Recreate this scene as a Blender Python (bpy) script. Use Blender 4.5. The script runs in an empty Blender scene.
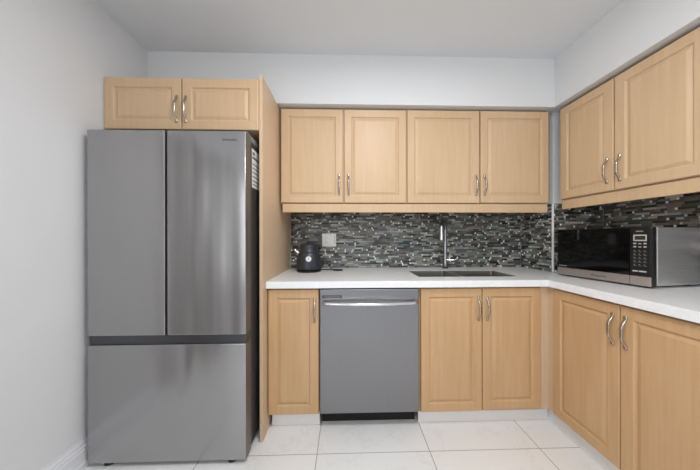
import bpy, bmesh, math, random
from mathutils import Vector, Matrix
C = bpy.context.scene
COL = C.collection
R = math.radians
PI = math.pi

# ------------------------------------------------------------------ camera
CAM = bpy.data.cameras.new('camera')
cam = bpy.data.objects.new('camera', CAM)
COL.objects.link(cam)
CAM.sensor_width = 36.0
CAM.sensor_fit = 'HORIZONTAL'
CAM.lens = 242.0 / 700 * 36
CAM.shift_x = -2.455 / 700
CAM.shift_y = 2.394 / 700
CAM.clip_start = 0.02
TH, RL = 0.027, -0.0015
rt = Vector((math.cos(TH), -math.sin(TH), 0))
fw = Vector((math.sin(TH), math.cos(TH), 0))
up = Vector((0, 0, 1))
cr = rt * math.cos(RL) + up * math.sin(RL)
cu = -rt * math.sin(RL) + up * math.cos(RL)
m = Matrix((cr, cu, -fw)).transposed().to_4x4()
m.translation = (0, 0, 1.1741)
cam.matrix_world = m
C.camera = cam

# ------------------------------------------------------------------ light
W = bpy.data.worlds.new('world'); C.world = W
W.use_nodes = True
W.node_tree.nodes['Background'].inputs[0].default_value = (0.80, 0.88, 1.0, 1)
W.node_tree.nodes['Background'].inputs[1].default_value = 1.0


def area(name, loc, rot, sx, sy, power, col=(1, 1, 1), spread=PI):
    l = bpy.data.lights.new(name, 'AREA')
    l.shape = 'RECTANGLE'; l.size = sx; l.size_y = sy
    l.energy = power; l.color = col; l.spread = spread
    o = bpy.data.objects.new(name, l); COL.objects.link(o)
    o.location = loc; o.rotation_euler = rot
    return o


# daylight through the rear window, then two fill lights added beside and above
area('window_daylight', (0.75, -2.50, 1.15), (R(90), 0, 0), 1.9, 1.5, 7, (0.93, 0.97, 1.0))
area('side_fill_light', (-1.30, -1.60, 1.30), (R(90), 0, R(-90)), 1.2, 1.4, 30, (0.95, 0.98, 1.0))  # added side light to brighten the right-facing fronts
area('panel_fill_light', (0.22, 0.52, 2.41), (0, 0, 0), 0.45, 0.45, 24.5, (0.985, 0.99, 1.0))  # added downlight to fill the counters and right-hand units
LAMP = (0.25, -0.75, 2.12)
LAMP_STRENGTH = 31      # glowing globe of the ceiling lamp, form chosen to brighten the upper walls

C.view_settings.view_transform = 'Standard'
C.view_settings.look = 'None'
C.view_settings.gamma = 1
C.view_settings.use_curve_mapping = False
C.view_settings.exposure = -0.28


# ------------------------------------------------------------------ materials
def srgb(h):
    h = h.lstrip('#')
    v = [int(h[i:i + 2], 16) / 255 for i in (0, 2, 4)]
    return tuple(x / 12.92 if x <= .04045 else ((x + .055) / 1.055) ** 2.4 for x in v) + (1,)


def mat(name, col, rough=0.5, metal=0.0, **k):
    m = bpy.data.materials.new(name); m.use_nodes = True
    b = m.node_tree.nodes['Principled BSDF']
    b.inputs['Base Color'].default_value = srgb(col) if isinstance(col, str) else col
    b.inputs['Roughness'].default_value = rough
    b.inputs['Metallic'].default_value = metal
    for kk, v in k.items():
        b.inputs[kk.replace('_', ' ')].default_value = v
    return m


class NT:
    def __init__(s, m):
        s.t = m.node_tree; s.n = s.t.nodes; s.b = s.n['Principled BSDF']

    def new(s, typ, **k):
        n = s.n.new(typ)
        for a, v in k.items(): setattr(n, a, v)
        return n

    def link(s, a, b): s.t.links.new(a, b)

    def coords(s, kind='Object', scale=(1, 1, 1), rnd=False):
        tc = s.new('ShaderNodeTexCoord'); mp = s.new('ShaderNodeMapping')
        mp.inputs['Scale'].default_value = scale
        if rnd:
            oi = s.new('ShaderNodeObjectInfo'); mu = s.new('ShaderNodeMath', operation='MULTIPLY')
            mu.inputs[1].default_value = 37.0
            s.link(oi.outputs['Random'], mu.inputs[0]); s.link(mu.outputs[0], mp.inputs['Location'])
        s.link(tc.outputs[kind], mp.inputs['Vector'])
        return mp.outputs['Vector']

    def noise(s, vec, scale=5, detail=3, rough=.5):
        n = s.new('ShaderNodeTexNoise'); n.inputs['Scale'].default_value = scale
        n.inputs['Detail'].default_value = detail; n.inputs['Roughness'].default_value = rough
        s.link(vec, n.inputs['Vector']); return n.outputs['Fac']

    def ramp(s, fac, stops):
        r = s.new('ShaderNodeValToRGB'); e = r.color_ramp.elements
        while len(e) < len(stops): e.new(.5)
        for el, (p, c) in zip(e, stops):
            el.position = p; el.color = srgb(c) if isinstance(c, str) else c
        s.link(fac, r.inputs['Fac']); return r.outputs['Color']

    def bump(s, h, strength=.1, dist=.001):
        n = s.new('ShaderNodeBump'); n.inputs['Strength'].default_value = strength
        n.inputs['Distance'].default_value = dist
        s.link(h, n.inputs['Height']); s.link(n.outputs['Normal'], s.b.inputs['Normal'])


def paint(name, a, b, rough=.85):
    m = mat(name, a, rough); t = NT(m)
    v = t.coords('Object')
    t.link(t.ramp(t.noise(v, 1.6, 4), [(.35, a), (.65, b)]), t.b.inputs['Base Color'])
    t.bump(t.noise(v, 140, 2), .12, .001)
    return m


def wood(name, a, b, c, rough=.46):
    m = mat(name, a, rough); t = NT(m)
    v = t.coords('Object', (26, 26, 1.5), True)
    f = t.noise(v, 2.2, 5, .55)
    v2 = t.coords('Object', (3, 3, 1.1), True)
    g = t.noise(v2, 1.6, 3)
    mx = t.new('ShaderNodeMath', operation='MULTIPLY_ADD')
    mx.inputs[1].default_value = .55
    ad = t.new('ShaderNodeMath', operation='MULTIPLY'); ad.inputs[1].default_value = .45
    t.link(g, ad.inputs[0]); t.link(f, mx.inputs[0]); t.link(ad.outputs[0], mx.inputs[2])
    t.link(t.ramp(mx.outputs[0], [(.3, a), (.52, b), (.72, c)]), t.b.inputs['Base Color'])
    t.bump(f, .04, .0005)
    return m


def steel(name, a, b, rough=.3, aniso=.0, horiz=True, warp=0):
    m = mat(name, a, rough, 1.0); t = NT(m)
    sc = (1.5, 1.5, 260) if horiz else (260, 260, 1.5)
    f = t.noise(t.coords('Object', sc), 2, 3, .6)
    t.link(t.ramp(f, [(.3, a), (.7, b)]), t.b.inputs['Base Color'])
    r = t.new('ShaderNodeMapRange')
    r.inputs['To Min'].default_value = rough - .02; r.inputs['To Max'].default_value = rough + .03
    t.link(f, r.inputs['Value']); t.link(r.outputs[0], t.b.inputs['Roughness'])
    t.bump(f, .012, .0003)
    if warp:
        w = t.noise(t.coords('Object', (7, 7, .8), True), 1.0, 1)
        t.bump(w, 1.0, warp)
    if aniso:
        tg = t.new('ShaderNodeTangent', direction_type='RADIAL', axis='Z')
        t.link(tg.outputs[0], t.b.inputs['Tangent'])
        t.b.inputs['Anisotropic'].default_value = aniso
    return m


M = {}
M['wall'] = paint('wall_paint', '#DCDCDD', '#DFDFE0')
M['bulkhead'] = paint('bulkhead_paint', '#DBDCDD', '#DEDFE0')
M['ceiling'] = paint('ceiling_paint', '#DFE1E4', '#E2E4E7')
M['trim'] = mat('trim_paint', '#E6E6E9', .4)
M['door'] = mat('unseen_door_paint', '#8F8B86', .5)
M['maple'] = wood('maple_thermofoil', '#C6A783', '#CCAE8B', '#D2B593')
M['maple_base'] = wood('maple_thermofoil_dim', '#BE986B', '#C5A076', '#CCA982')  # same thermofoil, dimmer light low down put into its colour
M['maple_panel'] = wood('maple_panel', '#CDB08F', '#D2B697', '#D6BC9F', .45)
M['kick'] = mat('toe_kick_vinyl', '#E8E6E4', .5)
M['nickel'] = mat('satin_nickel', '#B5AEA4', .24, 1.0)
M['chrome'] = mat('chrome', '#D8DADD', .1, 1.0)
M['post_chrome'] = mat('post_chrome', '#A2A4A8', .16, 1.0)
M['dark_chrome'] = mat('dark_grey_chrome', '#6A6C70', .18, 1.0)  # darker chrome tone for the faucet flange and neck
M['fridge'] = steel('fridge_stainless', '#AAA9AA', '#ADACAC', .22, .5, False, .012)
M['fridge_edge'] = mat('fridge_door_edge', '#6E6A68', .35, .6)
M['fridge_side'] = mat('fridge_side_paint', '#4A4644', .4, .2)
M['steel'] = steel('appliance_stainless', '#8E8E91', '#949497', .33, .5, False)
M['handle_steel'] = mat('handle_stainless', '#DCDCDE', .22, 1.0)
M['mw_steel'] = steel('microwave_stainless', '#D8D8D9', '#ECECED', .40)
M['mw_trim'] = steel('microwave_trim', '#C6BDB7', '#CEC5BF', .38)
M['sink'] = steel('sink_stainless', '#A9A7A1', '#B2B0AA', .30)
M['black'] = mat('black_plastic', '#111112', .35)
M['black_matte'] = mat('black_recess', '#0C0C0D', .7)
M['black_gloss'] = mat('black_glass', '#060607', .06)
M['recess'] = mat('handle_recess', '#5A5B5E', .3, .9)
M['grey'] = mat('grey_plastic', '#7D7E80', .5)
M['white'] = mat('white_plastic', '#F3F3F2', .35)
M['offwhite'] = mat('slot_print_and_shadow', '#8E8E8C', .5)  # outlet slots, key print and the rocker's painted shadow
M['label'] = mat('label_paper', '#E2E2E0', .6)
M['ink'] = mat('label_ink', '#4A4A4B', .6)
M['logo'] = mat('logo_grey', '#55565A', .4, .5)
M['print'] = mat('panel_print', '#B9B9B6', .5)
M['lcd'] = mat('lcd_glass', '#3A3634', .2)
M['lcd_frame'] = mat('lcd_frame', '#BDB9B4', .4)
M['kettle'] = mat('kettle_enamel', '#3A3D44', .38, .4)
M['cord'] = mat('cord_rubber', '#0D0D0E', .5)
M['grout'] = mat('mosaic_grout', '#5C5A56', .8)
M['lamp'] = mat('lamp_glass', '#F4F1EA', .4)
b = M['lamp'].node_tree.nodes['Principled BSDF']
b.inputs['Emission Color'].default_value = (.985, .99, 1, 1); b.inputs['Emission Strength'].default_value = LAMP_STRENGTH
M['fill_panel_glow'] = mat('fill_panel_diffuser', '#F6F4F0', .5, Emission_Color=(1, .98, .96, 1), Emission_Strength=4.0)  # face of the added ceiling fill panel
M['blind'] = mat('added_window_blind', '#F0F0EE', .7)  # plain pane of the added side window
M['glass'] = mat('window_glass', '#FFFFFF', .02, Transmission_Weight=1.0, IOR=1.1)

# quartz
M['quartz'] = mat('white_quartz', '#E3E3E3', .22); t = NT(M['quartz'])
v = t.coords('Object')
t.link(t.ramp(t.noise(v, 60, 4, .6), [(.30, '#EAEBEC'), (.5, '#EEEFF0'), (.7, '#F1F2F3')]), t.b.inputs['Base Color'])

# floor tiles with grout lines
M['floor'] = mat('porcelain_tile', '#DAD7D2', .3); t = NT(M['floor'])
v = t.coords('Object')
vx = t.noise(v, 1.8, 6, .62)
vein = t.new('ShaderNodeMath', operation='SUBTRACT'); vein.inputs[1].default_value = .5
va = t.new('ShaderNodeMath', operation='ABSOLUTE')
t.link(vx, vein.inputs[0]); t.link(vein.outputs[0], va.inputs[0])
veincol = t.ramp(va.outputs[0], [(0, '#E2E1DF'), (.008, '#E9E9E8'), (.25, '#EBEBEA')])
sep = t.new('ShaderNodeSeparateXYZ'); t.link(v, sep.inputs[0])


def grid_line(out, off, period, half):
    a = t.new('ShaderNodeMath', operation='ADD'); a.inputs[1].default_value = -off + period * 20 + period / 2
    md = t.new('ShaderNodeMath', operation='MODULO'); md.inputs[1].default_value = period
    s = t.new('ShaderNodeMath', operation='SUBTRACT'); s.inputs[1].default_value = period / 2
    ab = t.new('ShaderNodeMath', operation='ABSOLUTE')
    lt = t.new('ShaderNodeMath', operation='LESS_THAN'); lt.inputs[1].default_value = half
    t.link(out, a.inputs[0]); t.link(a.outputs[0], md.inputs[0]); t.link(md.outputs[0], s.inputs[0])
    t.link(s.outputs[0], ab.inputs[0]); t.link(ab.outputs[0], lt.inputs[0])
    return lt.outputs[0]


gx = grid_line(sep.outputs['X'], -.158, .616, .0019)
gy = grid_line(sep.outputs['Y'], 1.316, .616, .0016)
mx = t.new('ShaderNodeMath', operation='MAXIMUM'); t.link(gx, mx.inputs[0]); t.link(gy, mx.inputs[1])
mix = t.new('ShaderNodeMixRGB'); t.link(mx.outputs[0], mix.inputs['Fac'])
t.link(veincol, mix.inputs['Color1']); mix.inputs['Color2'].default_value = srgb('#8D8A85')
t.link(mix.outputs[0], t.b.inputs['Base Color'])

# mosaic palette: (colour, roughness, metallic, weight)
PAL = [('#3D3F3B', .2, 0, 15), ('#555854', .2, 0, 20), ('#717571', .2, 0, 22), ('#8B908D', .2, 0, 15),
       ('#5E554C', .3, 0, 9), ('#82776C', .3, 0, 9), ('#A6AAA6', .25, 0, 9), ('#282825', .2, 0, 7),
       ('#BDB9B3', .3, 0, 4)]
W_BROWN = [18, 13, 9, 5, 22, 20, 5, 10, 6]
MOS = [mat('mosaic_glass', c, r, me) for c, r, me, w in PAL]
MOS_W = [p[3] for p in PAL]
MOS_BIT = [mat('mosaic_pearl', '#FAFAF7', .25), mat('mosaic_pearl', '#C2C0BB', .25)]


# ------------------------------------------------------------------ mesh helpers
def link(name, bm, m, parent=None, smooth=False):
    me = bpy.data.meshes.new(name)
    bm.normal_update(); bm.to_mesh(me); bm.free()
    for x in (m if isinstance(m, (list, tuple)) else [m]): me.materials.append(x)
    if smooth:
        for p in me.polygons: p.use_smooth = True
        if smooth is not True:
            me.set_sharp_from_angle(angle=R(smooth))
    o = bpy.data.objects.new(name, me); COL.objects.link(o)
    if parent: o.parent = parent
    return o


def box(bm, x0, x1, y0, y1, z0, z1, bev=0.0, seg=2):
    g = bmesh.ops.create_cube(bm, size=1, matrix=Matrix.Translation(((x0 + x1) / 2, (y0 + y1) / 2, (z0 + z1) / 2)) @
                              Matrix.Diagonal((abs(x1 - x0), abs(y1 - y0), abs(z1 - z0), 1)))
    if bev:
        es = list({e for v in g['verts'] for e in v.link_edges})
        bmesh.ops.bevel(bm, geom=es, offset=bev, segments=seg, affect='EDGES', profile=.5)
    return bm


def BX(*a, **k): return box(bmesh.new(), *a, **k)


def loft(bm, rings, cap=True):
    vs = [[bm.verts.new(p) for p in r] for r in rings]
    n = len(vs[0])
    for a, b in zip(vs, vs[1:]):
        for i in range(n):
            bm.faces.new((a[i], a[(i + 1) % n], b[(i + 1) % n], b[i]))
    if cap:
        bm.faces.new(list(reversed(vs[0]))); bm.faces.new(vs[-1])
    return bm


def tube(bm, pts, rad, n=12, flat=None):
    pts = [Vector(p) for p in pts]
    rads = rad if isinstance(rad, (list, tuple)) else [rad] * len(pts)
    rings = []; ref = None
    for i, p in enumerate(pts):
        d = (pts[min(i + 1, len(pts) - 1)] - pts[max(i - 1, 0)]).normalized()
        if ref is None:
            ref = Vector((1, 0, 0)) if abs(d.x) < .9 else Vector((0, 1, 0))
        u = (ref - d * ref.dot(d)).normalized(); w = d.cross(u); ref = u
        r = rads[i]
        rx, ry = r if isinstance(r, tuple) else (r, r)
        rings.append([p + u * math.cos(2 * PI * k / n) * rx + w * math.sin(2 * PI * k / n) * ry for k in range(n)])
    loft(bm, rings)
    bmesh.ops.recalc_face_normals(bm, faces=bm.faces)
    return bm


def lathe(bm, prof, n=40, cx=0, cy=0):
    rings = [[(cx + r * math.cos(2 * PI * k / n), cy + r * math.sin(2 * PI * k / n), z) for k in range(n)] for r, z in prof]
    loft(bm, rings); bmesh.ops.recalc_face_normals(bm, faces=bm.faces)
    return bm


def spline(P, k=8):
    P = [Vector(p) for p in P]; out = []
    for i in range(len(P) - 1):
        a, b, c, d = P[max(i - 1, 0)], P[i], P[i + 1], P[min(i + 2, len(P) - 1)]
        for j in range(k):
            s = j / k
            out.append(.5 * ((2 * b) + (c - a) * s + (2 * a - 5 * b + 4 * c - d) * s * s + (3 * b - a - 3 * c + d) * s ** 3))
    return out + [P[-1]]


def thing(name, label, cat, loc=(0, 0, 0), rotz=0, group=None):
    o = bpy.data.objects.new(name, None); COL.objects.link(o)
    o.empty_display_size = .05
    o.location = loc; o.rotation_euler = (0, 0, rotz)
    o['label'] = label; o['category'] = cat
    if group: o['group'] = group
    return o


def tag(o, label, cat, group=None):
    o['label'] = label; o['category'] = cat
    if group: o['group'] = group
    return o


def struct(name, bm, m, smooth=False):
    o = link(name, bm, m, None, smooth); o['kind'] = 'structure'; return o


def text(name, body, width, height, m, parent, loc, rot, depth=.0004):
    cu = bpy.data.curves.new(name, 'FONT'); cu.body = body; cu.extrude = depth
    cu.align_x = 'CENTER'; cu.align_y = 'CENTER'; cu.size = .05
    tmp = bpy.data.objects.new(name + '_src', cu); COL.objects.link(tmp)
    bpy.context.view_layer.update()
    me = bpy.data.meshes.new_from_object(tmp.evaluated_get(bpy.context.evaluated_depsgraph_get()))
    bpy.data.objects.remove(tmp); bpy.data.curves.remove(cu)
    xs = [v.co.x for v in me.vertices]; ys = [v.co.y for v in me.vertices]
    sx = width / (max(xs) - min(xs)); sy = height / (max(ys) - min(ys))
    mx_, my_ = (max(xs) + min(xs)) / 2, (max(ys) + min(ys)) / 2
    for v in me.vertices: v.co = ((v.co.x - mx_) * sx, (v.co.y - my_) * sy, v.co.z)
    me.name = name; me.materials.clear(); me.materials.append(m)
    o = bpy.data.objects.new(name, me); COL.objects.link(o); o.parent = parent
    o.location = loc; o.rotation_euler = rot
    return o


# ------------------------------------------------------------------ room
XL, XR, YB, YR, ZC = -1.357, 1.94, 2.105, -2.60, 2.452
struct('floor', BX(XL - .1, XR + .1, YR - .1, YB + .1, -.08, 0), M['floor'])
struct('ceiling', BX(XL - .1, XR + .1, YR - .1, YB + .1, ZC, ZC + .1), M['ceiling'])
struct('wall_back', BX(XL - .1, XR + .1, YB, YB + .1, 0, ZC), M['wall'])
struct('wall_left', BX(XL - .1, XL, YR, YB, 0, ZC), M['wall'])
struct('wall_right', BX(XR, XR + .1, YR, YB, 0, ZC), M['wall'])
# rear wall with the window behind the camera
WX0, WX1, WZ0, WZ1 = -.25, 1.70, .35, 1.95
bm = bmesh.new()
box(bm, XL, WX0, YR - .1, YR, 0, ZC); box(bm, WX1, XR, YR - .1, YR, 0, ZC)
box(bm, WX0, WX1, YR - .1, YR, 0, WZ0); box(bm, WX0, WX1, YR - .1, YR, WZ1, ZC)
struct('wall_rear', bm, M['wall'])
bm = bmesh.new()
for a in ((WX0, WX0 + .05, WZ0, WZ1), (WX1 - .05, WX1, WZ0, WZ1), (WX0 + .05, WX1 - .05, WZ0, WZ0 + .05),
          (WX0 + .05, WX1 - .05, WZ1 - .05, WZ1), (.70, .75, WZ0 + .05, WZ1 - .05)):
    box(bm, a[0], a[1], YR - .08, YR - .02, a[2], a[3])
win = struct('window_1', bm, M['trim'])
link('pane', BX(WX0 + .05, WX1 - .05, YR - .055, YR - .049, WZ0 + .05, WZ1 - .05), M['glass'], win)
bm = bmesh.new()
for a in ((-2.25, -.95, .55, .60), (-2.25, -.95, 2.0, 2.05), (-2.25, -2.20, .60, 2.0), (-1.0, -.95, .60, 2.0), (-1.62, -1.58, .60, 2.0)):
    box(bm, XL + .0005, XL + .03, a[0], a[1], a[2], a[3])
fill_win = struct('added_window', bm, M['trim'])  # added window, unseen, standing where the side fill light enters
link('pane', BX(XL + .006, XL + .012, -2.20, -1.0, .60, 2.0), M['blind'], fill_win)
# bulkhead over the wall units, L shaped
BY, BXR, BZ = 1.694, 1.497, 2.107
bm = bmesh.new()
P = [(XL, BY), (BXR, BY), (BXR, -.6), (XR, -.6), (XR, YB), (XL, YB)]
lo = [bm.verts.new((x, y, BZ)) for x, y in P]; hi = [bm.verts.new((x, y, ZC)) for x, y in P]
bm.faces.new(lo); bm.faces.new(hi)
for i in range(6): bm.faces.new((lo[i], lo[(i + 1) % 6], hi[(i + 1) % 6], hi[i]))
bmesh.ops.recalc_face_normals(bm, faces=bm.faces)
struct('wall_bulkhead', bm, M['bulkhead'])
# boxed-in column in the corner
CX, CY = 1.5525, 1.7745
struct('wall_corner', BX(CX, XR, CY, YB, 0, BZ), M['bulkhead'])
# baseboard, moulded profile
DY0, DY1 = -.22, .62          # unseen doorway in the left wall, put there for fridge reflection bands
prof = [(0, 0), (.020, 0), (.020, .022), (.016, .030), (.016, .088), (.013, .094), (.013, .104), (.009, .110), (.008, .122), (.004, .130), (.003, .143), (0, .143)]
for nm, y0, y1 in (('baseboard_left', DY1 + .07, 1.98), ('baseboard_rear_left', YR, DY0 - .07)):
    bm = loft(bmesh.new(), [[(XL + d, y, z) for d, z in prof] for y in (y0, y1)])
    bmesh.ops.recalc_face_normals(bm, faces=bm.faces)
    struct(nm, bm, M['trim'])
d = struct('unseen_door', BX(XL, XL + .012, DY0, DY1, .005, 2.03, bev=.003), M['door'])  # dark door, unseen, toned to put bands in the fridge's reflection
link('door_handle', tube(bmesh.new(), [(XL + .012, DY0 + .07, .98), (XL + .05, DY0 + .07, .98), (XL + .055, DY0 + .075, .98), (XL + .055, DY0 + .17, .98)], .009), M['nickel'], d, True)
bm = bmesh.new()
box(bm, XL, XL + .022, DY1, DY1 + .07, 0, 2.10, .004); box(bm, XL, XL + .022, DY0 - .07, DY0, 0, 2.10, .004)
box(bm, XL, XL + .022, DY0, DY1, 2.03, 2.10, .004)
struct('unseen_casing', bm, M['trim'])


# ------------------------------------------------------------------ mosaic backsplash
def mosaic(name, faces, label, seed, weights=None):
    """faces: list of (origin, u direction, length, z0, z1); tiles stand 4 mm proud of a grout bed"""
    rnd = random.Random(seed)
    bm = bmesh.new()
    for org, u, L, z0, z1 in faces:
        u = Vector(u); nrm = Vector((u.y, -u.x, 0)); org = Vector(org)

        def slab(a, b, za, zb, h, idx, c=0.0):
            r0 = [org + u * a + Vector((0, 0, za)), org + u * b + Vector((0, 0, za)), org + u * b + Vector((0, 0, zb)), org + u * a + Vector((0, 0, zb))]
            lo = [bm.verts.new(p) for p in r0]
            hi = [bm.verts.new(p + nrm * h) for p in r0]
            fs = [bm.faces.new(hi), bm.faces.new(list(reversed(lo)))] + [bm.faces.new((lo[i], lo[(i + 1) % 4], hi[(i + 1) % 4], hi[i])) for i in range(4)]
            for f in fs: f.material_index = idx
        slab(0, L, z0, z1, .004, 0)
        z = z0 + .001; row = 0
        while z < z1 - .008:
            h = .0130
            zt = min(z + h, z1 - .001)
            x = -rnd.random() * .06; last = False
            while x < L:
                if not last and rnd.random() < .25:
                    last = True; w = .0125; idx = 1 + len(MOS) + (0 if rnd.random() < .6 else 1)
                else:
                    last = False; w = rnd.choice([.028, .036, .046, .056, .068, .08]); idx = 1 + rnd.choices(range(len(MOS)), weights or MOS_W)[0]
                a, b_ = max(x, .001), min(x + w - .0016, L - .001)
                if b_ - a > .004: slab(a, b_, z, zt, .0055 + rnd.random() * .001, idx)
                x += w
            z += h + .0015; row += 1
    o = link(name, bm, [M['grout']] + MOS + MOS_BIT)
    return tag(o, label, 'backsplash')


mosaic('tile_backsplash', [((-.474, YB - .0004, 0), (1, 0, 0), CX - .0065 + .474, .912, 1.419)],
       'dark grey mosaic tile backsplash behind the sink, kettle and tap', 3)
mosaic('tile_backsplash', [((CX - .0004, YB - .0072, 0), (0, -1, 0), YB - CY - .0075, .912, 1.425)],
       'narrow mosaic tile strip in the back corner, right of the sink', 5)
mosaic('tile_backsplash', [((CX + .0015, CY - .0004, 0), (1, 0, 0), XR - .0075 - CX, .912, 1.425)],
       'narrow mosaic tile strip left of the microwave, beside the white edge trim', 6, W_BROWN)
mosaic('tile_backsplash', [((XR - .0004, CY - .0075, 0), (0, -1, 0), CY - .70, .912, 1.436)],
       'brownish mosaic tile backsplash on the right wall behind the microwave', 8, W_BROWN)
struct('trim_2', BX(CX - .0085, CX + .001, CY - .0085, CY + .001, .912, 1.425), M['white'])


# ------------------------------------------------------------------ cabinets
def door_bm(w, h, t=.02, frame=.05):
    loops = [(0, t), (0, .004), (.0015, .0012), (.004, 0), (frame, 0), (frame + .003, .0022), (frame + .006, .0075),
             (frame + .010, .0082), (frame + .024, .0022), (frame + .028, .0012), (frame + .029, .0012)]
    bm = bmesh.new()
    rings = [[(i, y, i), (w - i, y, i), (w - i, y, h - i), (i, y, h - i)] for i, y in loops]
    loft(bm, rings)
    bmesh.ops.recalc_face_normals(bm, faces=bm.faces)
    return bm


def handle_bm(L=.150):
    bm = bmesh.new(); pts = []; rad = []
    n = 26
    for i in range(n + 1):
        s = -1 + 2 * i / n
        a = abs(s)
        e = min(1, max(0, (.90 - a) / .62))
        y = -.0040 - .022 * (e * e * (3 - 2 * e))
        if a < .5: wd = .0072 - .0012 * a / .5
        elif a < .78: wd = .0060
        else: wd = .0060 + .0022 * min(1, (a - .78) / .12)
        if a > .98: wd *= .85
        pts.append((0, y, s * L / 2)); rad.append((wd, .0040 if a < .85 else .0036))
    tube(bm, pts, rad, 12)
    return bm


_hm = None


def add_handle(parent, x, z):
    global _hm
    if _hm is None:
        o = link('handle', handle_bm(), M['nickel'], parent, True); _hm = o.data
    else:
        o = bpy.data.objects.new('handle', _hm); COL.objects.link(o); o.parent = parent
    o.location = (x, -.0003, z)
    return o


def cabinet(name, label, group, origin, rotz, w, depth, z0, z1, doors, mw, kick=None, opentop=False, x_body=None, cat='cabinet'):
    """origin: left end of the door-front line, at floor level or unit's base; local x runs right, -y to the viewer"""
    ox, oy, oz = origin
    t = thing(name, label, cat, origin, rotz, group)
    a, b = x_body or (0, w)
    bm = bmesh.new()
    if opentop:
        box(bm, a, a + .016, .022, depth, z0, z1); box(bm, b - .016, b, .022, depth, z0, z1)
        box(bm, a + .016, b - .016, depth - .012, depth, z0, z1); box(bm, a + .016, b - .016, .022, depth - .012, z0, z0 + .016)
        box(bm, a + .016, b - .016, .022, .04, z1 - .05, z1); box(bm, a + .016, b - .016, .022, .04, z0 + .016, z0 + .05)
    else:
        box(bm, a, b, .022, depth, z0, z1, .001)
    link('body', bm, mw, t)
    for x0, x1, d0, d1, hx, hz in doors:
        dr = link('door', door_bm(x1 - x0, d1 - d0), mw, t)
        dr.location = (x0, 0, d0)
        add_handle(dr, hx - x0, hz - d0)
    if kick:
        kx0, kx1, ky, kz = kick
        link('toe_kick', BX(kx0, kx1, ky, ky + .014, 0.0005, kz, .001), M['kick'], t)
    return t


GU = 'maple wall cabinets'
cabinet('wall_cabinet', 'maple two-door wall cabinet above the kettle', GU, (-.468, 1.73, 1.42), 0, .906, .375 - .001, 0, .682,
        [(.009, .447, .002, .668, .420, .13), (.4575, .902, .002, .668, .487, .13)], M['maple'])
cabinet('wall_cabinet', 'maple two-door wall cabinet above the sink and tap', GU, (.4385, 1.73, 1.42), 0, 1.048, .375 - .001, 0, .682,
        [(.005, .530, .002, .670, .504, .13), (.541, 1.046, .004, .672, .567, .13)], M['maple'])
# right wall units, local x runs towards the viewer
cabinet('wall_cabinet', 'maple wall cabinet high on the right wall above the microwave', GU, (1.53, 1.690, 1.437), -PI / 2, .72, .41 - .001, 0, .660,
        [(.002, .345, .006, .647, .314, .125), (.352, .718, .006, .647, .381, .125)], M['maple'])
cabinet('fridge_cabinet', 'short maple two-door cabinet over the fridge', GU, (-1.353, 1.39, 1.785), 0, .856, .70, 0, .303,
        [(0, .424, 0, .290, .402, .112), (.430, .856, 0, .290, .453, .112)], M['maple'])

# light rails under the wall units
tag(link('light_rail', BX(-.452, 1.484, 1.742, 1.760, 1.3545, 1.4165, .002), M['maple']),
    'long maple rail under the wall cabinets over the sink', 'rail', 'maple light rails')
tag(link('light_rail', BX(1.542, 1.560, .975, 1.688, 1.372, 1.4345, .002), M['maple']),
    'maple rail under the right wall cabinet above the microwave', 'rail', 'maple light rails')

# tall end panel beside the fridge
tag(link('end_panel', BX(-.4955, -.4775, 1.400, YB - .001, .0005, 2.1045, .001), M['maple_panel']),
    'tall full-height maple panel between the fridge and counter', 'panel')

GB = 'maple base cabinets'
cabinet('base_cabinet', 'narrow single-door maple base cabinet under the kettle', GB, (-.4765, 1.475, 0), 0, .312, .62, .087, .869,
        [(.005, .309, .100, .857, .2865, .733)], M['maple_base'], kick=(.014, .311, .049, .086))
sb = cabinet('sink_cabinet', 'two-door maple base cabinet under the sink', GB, (.455, 1.475, 0), 0, .80, .62, .087, .869,
             [(.006, .386, .098, .857, .362, .735), (.391, .759, .105, .858, .417, .735)], M['maple_base'],
             kick=(.002, .8435, .049, .086), opentop=True)
link('filler_strip', BX(.7615, .8255, .012, .021, .098, .868), M['maple_panel'], sb)
rb = cabinet('base_cabinet', 'large maple base cabinet below the microwave on the right', GB, (1.2595, 1.446, 0), -PI / 2, .80, .675, .087, .869,
             [(.003, .363, .100, .858, .338, .742), (.367, .74, .100, .858, .392, .742)], M['maple_base'],
             kick=(-.0775, .74, .0395, .086), x_body=(0, .745))
link('filler_strip', BX(-.0405, .0015, .012, .021, .098, .868), M['maple_panel'], rb)

# ------------------------------------------------------------------ worktop with the sink cut-out
SX0, SX1, SY0, SY1 = .487, 1.165, 1.602, 1.900
xs = [-.4765, SX0, SX1, 1.241, CX - .0003, XR - .0003]
ys = [.70, 1.4536, SY0, CY - .0003, SY1, YB - .0003]
zs = (.870, .910)


def solid(i, j):
    if i < 0 or j < 0 or i > 4 or j > 4: return False
    xm, ym = (xs[i] + xs[i + 1]) / 2, (ys[j] + ys[j + 1]) / 2
    if ym < 1.4536 and xm < 1.241: return False
    if SX0 < xm < SX1 and SY0 < ym < SY1: return False
    if xm > CX - .001 and ym > CY - .001: return False
    return True


bm = bmesh.new(); cache = {}


def vv(i, j, k):
    if (i, j, k) not in cache: cache[i, j, k] = bm.verts.new((xs[i], ys[j], zs[k]))
    return cache[i, j, k]


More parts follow.
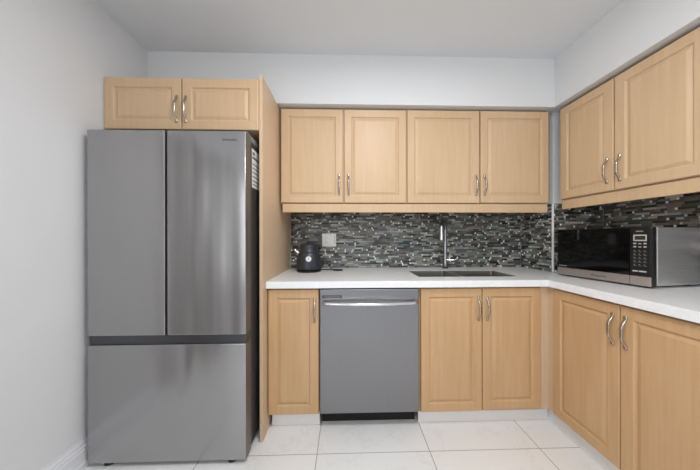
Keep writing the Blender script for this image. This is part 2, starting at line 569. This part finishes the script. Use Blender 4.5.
for i in range(5):
    for j in range(5):
        if not solid(i, j): continue
        for k in (0, 1): bm.faces.new([vv(i, j, k), vv(i + 1, j, k), vv(i + 1, j + 1, k), vv(i, j + 1, k)])
        for di, dj, p, q in ((-1, 0, (i, j), (i, j + 1)), (1, 0, (i + 1, j), (i + 1, j + 1)), (0, -1, (i, j), (i + 1, j)), (0, 1, (i, j + 1), (i + 1, j + 1))):
            if not solid(i + di, j + dj):
                bm.faces.new([vv(*p, 0), vv(*q, 0), vv(*q, 1), vv(*p, 1)])
bmesh.ops.recalc_face_normals(bm, faces=bm.faces)
es = [e for e in bm.edges if len(e.link_faces) == 2 and e.calc_face_angle() > .5 and min(v.co.z for v in e.verts) > .9
      and (max(v.co.y for v in e.verts) < 1.4537 and (min(v.co.y for v in e.verts) > 1.4535 or max(v.co.x for v in e.verts) < 1.242))]
bmesh.ops.bevel(bm, geom=es, offset=.003, segments=2, affect='EDGES')
tag(link('worktop', bm, M['quartz']), 'white quartz worktop running L-shaped over the base cabinets', 'worktop')

# ------------------------------------------------------------------ sink
sk = thing('kitchen_sink', 'stainless double-bowl sink set in the white worktop', 'sink', ((SX0 + SX1) / 2, (SY0 + SY1) / 2, .72))


def bowl(x0, x1, y0, y1, zb, zt):
    """open bowl with thick sheet walls and rounded corners; local to the sink"""
    def ring(ins, z, r):
        pts = []
        a0, a1, b0, b1 = x0 + ins, x1 - ins, y0 + ins, y1 - ins
        for cx_, cy_, st in ((a1 - r, b1 - r, 0), (a0 + r, b1 - r, 90), (a0 + r, b0 + r, 180), (a1 - r, b0 + r, 270)):
            for k in range(6):
                an = R(st + 18 * k); pts.append((cx_ + r * math.cos(an), cy_ + r * math.sin(an), z))
        return pts
    bm = bmesh.new()
    th = .002
    loft(bm, [ring(.012, zb, .02), ring(.003, zb + .012, .018), ring(0, zt, .015), ring(th, zt, .015),
              ring(th + .004, zb + .014, .018), ring(.03, zb + th, .02)])
    bmesh.ops.recalc_face_normals(bm, faces=bm.faces)
    return bm


lx = sk.location
xm = .790
for x0, x1 in ((SX0 + .0005, xm - .0135), (xm + .0135, SX1 - .0005)):
    bw = link('bowl', bowl(x0 - lx.x, x1 - lx.x, SY0 + .0005 - lx.y, SY1 - .0005 - lx.y, 0, .1885), M['sink'], sk, 40)
    link('drain', lathe(bmesh.new(), [(.0, .0055), (.02, .0055), (.032, .0045), (.04, .0062), (.041, .003), (0, .003)][::-1], 28, (x0 + x1) / 2 - lx.x, .03), M['chrome'], bw, 40)
link('divider', BX(xm - .0133 - lx.x, xm + .0133 - lx.x, SY0 + .001 - lx.y, SY1 - .001 - lx.y, .178, .1885, .002), M['sink'], sk)

# ------------------------------------------------------------------ tap
fx, fy = .843, 2.035
tp = thing('kitchen_faucet', 'chrome pull-down kitchen faucet behind the sink', 'faucet', (fx, fy, .9102))
link('base_flange', lathe(bmesh.new(), [(.026, 0), (.026, .006), (.020, .012), (.016, .014)]), M['dark_chrome'], tp, 40)
link('post', lathe(bmesh.new(), [(.0155, .014), (.0165, .10), (.0150, .105), (.0145, .33)]), M['post_chrome'], tp, 40)
hd = Vector((-.078, -.115, 0))
link('neck', tube(bmesh.new(), spline([(0, 0, .32), (0, 0, .365), (hd.x * .18, hd.y * .18, .393), (hd.x * .5, hd.y * .5, .405), (hd.x * .85, hd.y * .85, .395), (hd.x, hd.y, .365), (hd.x, hd.y, .352)], 6), .0118, 16), M['dark_chrome'], tp, True)
link('spray_head', lathe(bmesh.new(), [(.011, .238), (.0175, .240), (.0185, .25), (.0165, .29), (.0125, .345), (.012, .356)], 28, hd.x, hd.y), M['chrome'], tp, 40)
lv = link('lever', tube(bmesh.new(), spline([(.010, 0, .070), (.035, -.01, .071), (.068, -.022, .074), (.088, -.028, .086), (.094, -.030, .104)], 5), [.0075] * 11 + [.0055] * 5 + [.0045] * 5, 14), M['chrome'], tp, True)

# ------------------------------------------------------------------ kettle
kx, ky = -.288, 1.895
kt = thing('electric_kettle', 'black electric kettle with a round dial on the worktop', 'kettle', (kx, ky, .9102), R(8))
link('power_base', lathe(bmesh.new(), [(.090, 0), (.094, .003), (.094, .013), (.088, .018), (.05, .019)]), M['black'], kt, 40)
link('body', lathe(bmesh.new(), [(.088, .0195), (.0935, .024), (.095, .040), (.094, .075), (.090, .115), (.083, .140), (.073, .152), (.068, .158), (.068, .190), (.066, .200)]), M['kettle'], kt, 45)
ld = link('lid', lathe(bmesh.new(), [(.066, .2005), (.065, .207), (.055, .213), (.02, .217), (0.001, .2175)]), M['kettle'], kt, 45)
link('knob', lathe(bmesh.new(), [(.010, .217), (.008, .222), (.013, .228), (.012, .234), (.001, .236)], 24), M['black'], ld, 45)
sp = tube(bmesh.new(), [(-.074, 0, .136), (-.088, -.001, .148), (-.103, -.002, .163), (-.114, -.003, .178)], [(.022, .020), (.017, .015), (.013, .012), (.011, .011)], 18)
link('spout', sp, M['nickel'], kt, True)
dl = link('dial', tube(bmesh.new(), [(-.002, -.086, .104), (-.002, -.0975, .1045)], [.0225, .0215], 28), M['nickel'], kt, 40)
link('dial_face', tube(bmesh.new(), [(-.002, -.0975, .1045), (-.002, -.0985, .1045)], [.019, .019], 28), M['label'], dl, 40)
link('needle', BX(-.0035, -.0005, -.0995, -.0985, .098, .120), M['ink'], dl)
hp = spline([(.036, .052, .188), (.058, .085, .197), (.072, .108, .185), (.075, .112, .14), (.070, .106, .09), (.060, .095, .066), (.046, .082, .058)], 5)
link('handle', tube(bmesh.new(), hp, [(.011, .008)] * len(hp), 14), M['black'], kt, True)
cp = spline([(.088, .02, .008), (.108, .02, .045), (.124, .016, .072), (.150, .008, .050), (.176, -.006, .014), (.205, -.018, .0045), (.240, -.020, .0045),
             (.262, -.004, .0045), (.258, .022, .0045), (.225, .036, .0045), (.18, .046, .0045), (.13, .052, .0045), (.095, .05, .006)], 6)
link('power_cord', tube(bmesh.new(), cp, .0042, 10), M['cord'], kt, True)

# ------------------------------------------------------------------ wall outlet
oy = YB - .0066
ot = thing('wall_outlet', 'white double wall outlet plate on the mosaic tiles', 'outlet', (-.145, oy, 1.152))
link('cover_plate', BX(-.060, .060, -.006, -.0002, -.056, .056, .002), M['white'], ot)
for cx_ in (-.026, .030):
    rc = link('receptacle' if cx_ < 0 else 'switch', BX(cx_ - .017, cx_ + .017, -.0085, -.0055, -.034, .034, .0012), M['white'], ot)
    if cx_ < 0:
        for sz in (-.018, .018):
            for sx in (-.007, .007):
                link('slot_and_shade', BX(cx_ + sx - .0015, cx_ + sx + .0015, -.0088, -.0083, sz - .006, sz + .006), M['offwhite'], rc)
    else:
        link('slot_and_shade', BX(cx_ + .0165, cx_ + .0205, -.0068, -.006, -.034, .034), M['offwhite'], rc)  # painted shadow line along the rocker's right edge

# ------------------------------------------------------------------ dishwasher
dw = thing('dishwasher', 'stainless dishwasher with bowed bar handle under the worktop', 'dishwasher', (.144, 1.475, 0))
link('body', BX(-.300, .300, .03, .60, .10, .866), M['black'], dw)
link('kick_plate', BX(-.298, .298, .075, .09, .0005, .10), M['black_matte'], dw)
pn = link('door_panel', BX(-.3025, .3025, -.004, .028, .104, .8585, .004), M['steel'], dw)
hb = []
hr = []
for i in range(25):
    s = -1 + i / 12
    hb.append((s * .285, -.034 - .034 * (1 - s * s), .782)); hr.append((.0125, .010))
link('handle', tube(bmesh.new(), hb, hr, 16), M['handle_steel'], pn, True)
for s in (-1, 1):
    link('handle_mount', tube(bmesh.new(), [(s * .277, -.004, .782), (s * .277, -.034, .782)], .009, 14), M['steel'], pn, True)
bd = link('badge', BX(-.290, -.168, -.0052, -.0038, .806, .823), M['logo'], pn)
for i in range(7):
    link('badge_mark', BX(-.268 + i * .013, -.260 + i * .013, -.0056, -.0051, .811, .818), M['grey'], bd)

# ------------------------------------------------------------------ fridge
FY = 1.2684
fr = thing('refrigerator', 'stainless french-door refrigerator with bottom freezer drawer', 'refrigerator', (-.919, FY, 0))


def fb(x0, x1, y0, y1, z0, z1, bev=.0): return BX(x0 + .919, x1 + .919, y0 - FY, y1 - FY, z0, z1, bev=bev)


link('body', fb(-1.314, -.5225, 1.345, 1.985, .03, 1.703, .004), M['fridge_side'], fr)
def fridge_front(name, *a):
    bm = fb(*a, .0035)
    bm.normal_update()
    for f in bm.faces: f.material_index = 0 if f.normal.y < -.5 else 1
    return link(name, bm, [M['fridge'], M['fridge_edge']], fr)


fridge_front('door', -1.318, -.9305, FY, 1.338, .672, 1.727)
rd = fridge_front('door', -.9185, -.5190, FY, 1.338, .672, 1.727)
fridge_front('freezer_drawer', -1.318, -.5190, FY, 1.338, .022, .624)
link('gasket', fb(-1.300, -.536, 1.338, 1.346, .04, 1.70), M['black_matte'], fr)
link('handle_recess', fb(-1.3165, -.5205, 1.276, 1.338, .6245, .6715, .002), M['recess'], fr)
link('centre_strip', fb(-.930, -.919, 1.285, 1.338, .674, 1.72), M['black_matte'], fr)
for hx0, hx1 in ((-.60, -.5235), (-1.312, -1.236)):
    bm = bmesh.new()
    A = [(hx0, 1.292, 1.7272), (hx1, 1.292, 1.7272), (hx1, 1.54, 1.7272 - .0), (hx0, 1.54, 1.7272)]
    box(bm, hx0 + .919, hx1 + .919, 1.345 - FY, 1.53 - FY, 1.7032, 1.738, .006)
    box(bm, hx0 + .919, hx1 + .919, 1.30 - FY, 1.346 - FY, 1.7274, 1.738, .003)
    link('hinge_cover', bm, M['grey'], fr, 40)
for fxx, fyy in ((-1.23, 1.30), (-.60, 1.30), (-1.23, 1.90), (-.60, 1.90)):
    link('foot', lathe(bmesh.new(), [(.022, .0005), (.026, .004), (.026, .012), (.02, .0215 if fyy < 1.5 else .031)], 24, fxx + .919, fyy - FY), M['black'], fr, 40)
text('brand_mark', 'SAMSUNG', .073, .011, M['logo'], rd, (-.601 + .919, -.0006, 1.680), (R(90), 0, 0))
el = link('energy_label', BX(.3964, .3970, 1.362 - FY, 1.475 - FY, 1.455, 1.672), M['label'], fr)
for i, (z, h, y0, y1) in enumerate(((1.640, .016, 1.36, 1.40), (1.618, .012, 1.358, 1.468), (1.585, .006, 1.358, 1.468), (1.562, .006, 1.358, 1.468), (1.538, .006, 1.358, 1.45), (1.515, .006, 1.358, 1.468), (1.49, .006, 1.358, 1.46), (1.47, .006, 1.358, 1.44))):
    link('print_line', BX(.3970, .3973, y0 + .012 - FY, y1 - FY, z, z + h), M['ink'], el)

# ------------------------------------------------------------------ microwave
MW, MH, MD = .468, .314, .375
mw = thing('microwave_oven', 'stainless microwave with black glass door on the right worktop', 'microwave', (1.473, 1.647, .9102), math.atan2(-.46, .069))
link('body', BX(.004, MW - .001, .044, MD, .012, MH, .004), M['mw_steel'], mw)
link('front_frame', BX(0, MW, .010, .0435, .006, MH + .001, .004), M['black'], mw)
dsplit = .386
dr = link('door', BX(.001, dsplit - .001, 0, .0098, .059, MH, .002), M['black_gloss'], mw)
link('window', BX(.10, dsplit - .055, -.0006, -.0001, .090, MH - .03), M['black_gloss'], dr)
tr = link('door_trim', BX(.001, dsplit - .001, -.0015, .0098, .010, .058, .002), M['mw_trim'], mw)
cp_ = link('control_panel', BX(dsplit + .001, MW - .001, 0, .0098, .059, MH, .002), M['black'], mw)
link('panel_trim', BX(dsplit + .001, MW - .001, -.0015, .0098, .010, .058, .002), M['mw_trim'], mw)
fr_ = link('display', BX(dsplit + .016, MW - .014, -.0008, -.0001, .243, .276), M['lcd_frame'], cp_)
link('screen', BX(dsplit + .021, MW - .019, -.0012, -.0009, .249, .270), M['lcd'], fr_)
link('print_mark', BX(dsplit + .026, dsplit + .054, -.0008, -.0001, .2925, .2955), M['print'], cp_)
for r_, z in enumerate((.226, .209)):
    for c_ in range(3):
        link('button', BX(dsplit + .016 + c_ * .020, dsplit + .027 + c_ * .020, -.0008, -.0001, z, z + .007 - .002 * (c_ == 1)), M['print'], cp_)
for r_ in range(5):
    for c_ in range(3):
        x = dsplit + .016 + c_ * .020; z = .186 - r_ * .0185
        bm = bmesh.new()
        box(bm, x, x + .012, -.0008, -.0001, z, z + .0016); box(bm, x + .001, x + .006, -.0008, -.0001, z + .005, z + .0085)
        link('button', bm, M['offwhite'], cp_)
for x0, x1 in ((.012, .034), (.038, .066)):
    link('start_key', BX(dsplit + x0, dsplit + x1, -.0008, -.0001, .081, .088), M['print'], cp_)
text('door_text', 'Inverter', .050, .009, M['print'], dr, (.040, -.0008, .072), (R(90), 0, 0))
text('brand_mark', 'Panasonic', .075, .012, M['ink'], tr, (.245, -.0021, .034), (R(90), 0, 0))
for x in (.04, MW - .04):
    for y in (.05, MD - .05):
        link('foot', lathe(bmesh.new(), [(.012, 0), (.014, .002), (.014, .0125)], 18, x, y), M['black'], mw, 40)

# ------------------------------------------------------------------ unseen ceiling lamps: an added fill panel, a globe shaped for upper light
pl = thing('added_ceiling_panel', 'added square white fill light panel on the ceiling, unseen', 'lamp', (.22, .52, 2.42))
link('frame', BX(-.25, .25, -.25, .25, .006, ZC - 2.42 - .0005, .003), M['trim'], pl)
link('diffuser', BX(-.225, .225, -.225, .225, 0, .0058), M['fill_panel_glow'], pl)
lp = thing('ceiling_lamp', 'unseen white glass globe lamp, shaped to light the upper walls', 'lamp', LAMP)
gp = [(.14 * math.cos(R(-88 + i * 8)), .14 * math.sin(R(-88 + i * 8))) for i in range(22)]
link('globe', lathe(bmesh.new(), gp, 32), M['lamp'], lp, True)
link('mounting_plate', lathe(bmesh.new(), [(.045, .136), (.045, .17), (.02, .18), (.02, .225), (.07, .235), (.07, ZC - LAMP[2] - .0005)], 32), M['trim'], lp, 40)
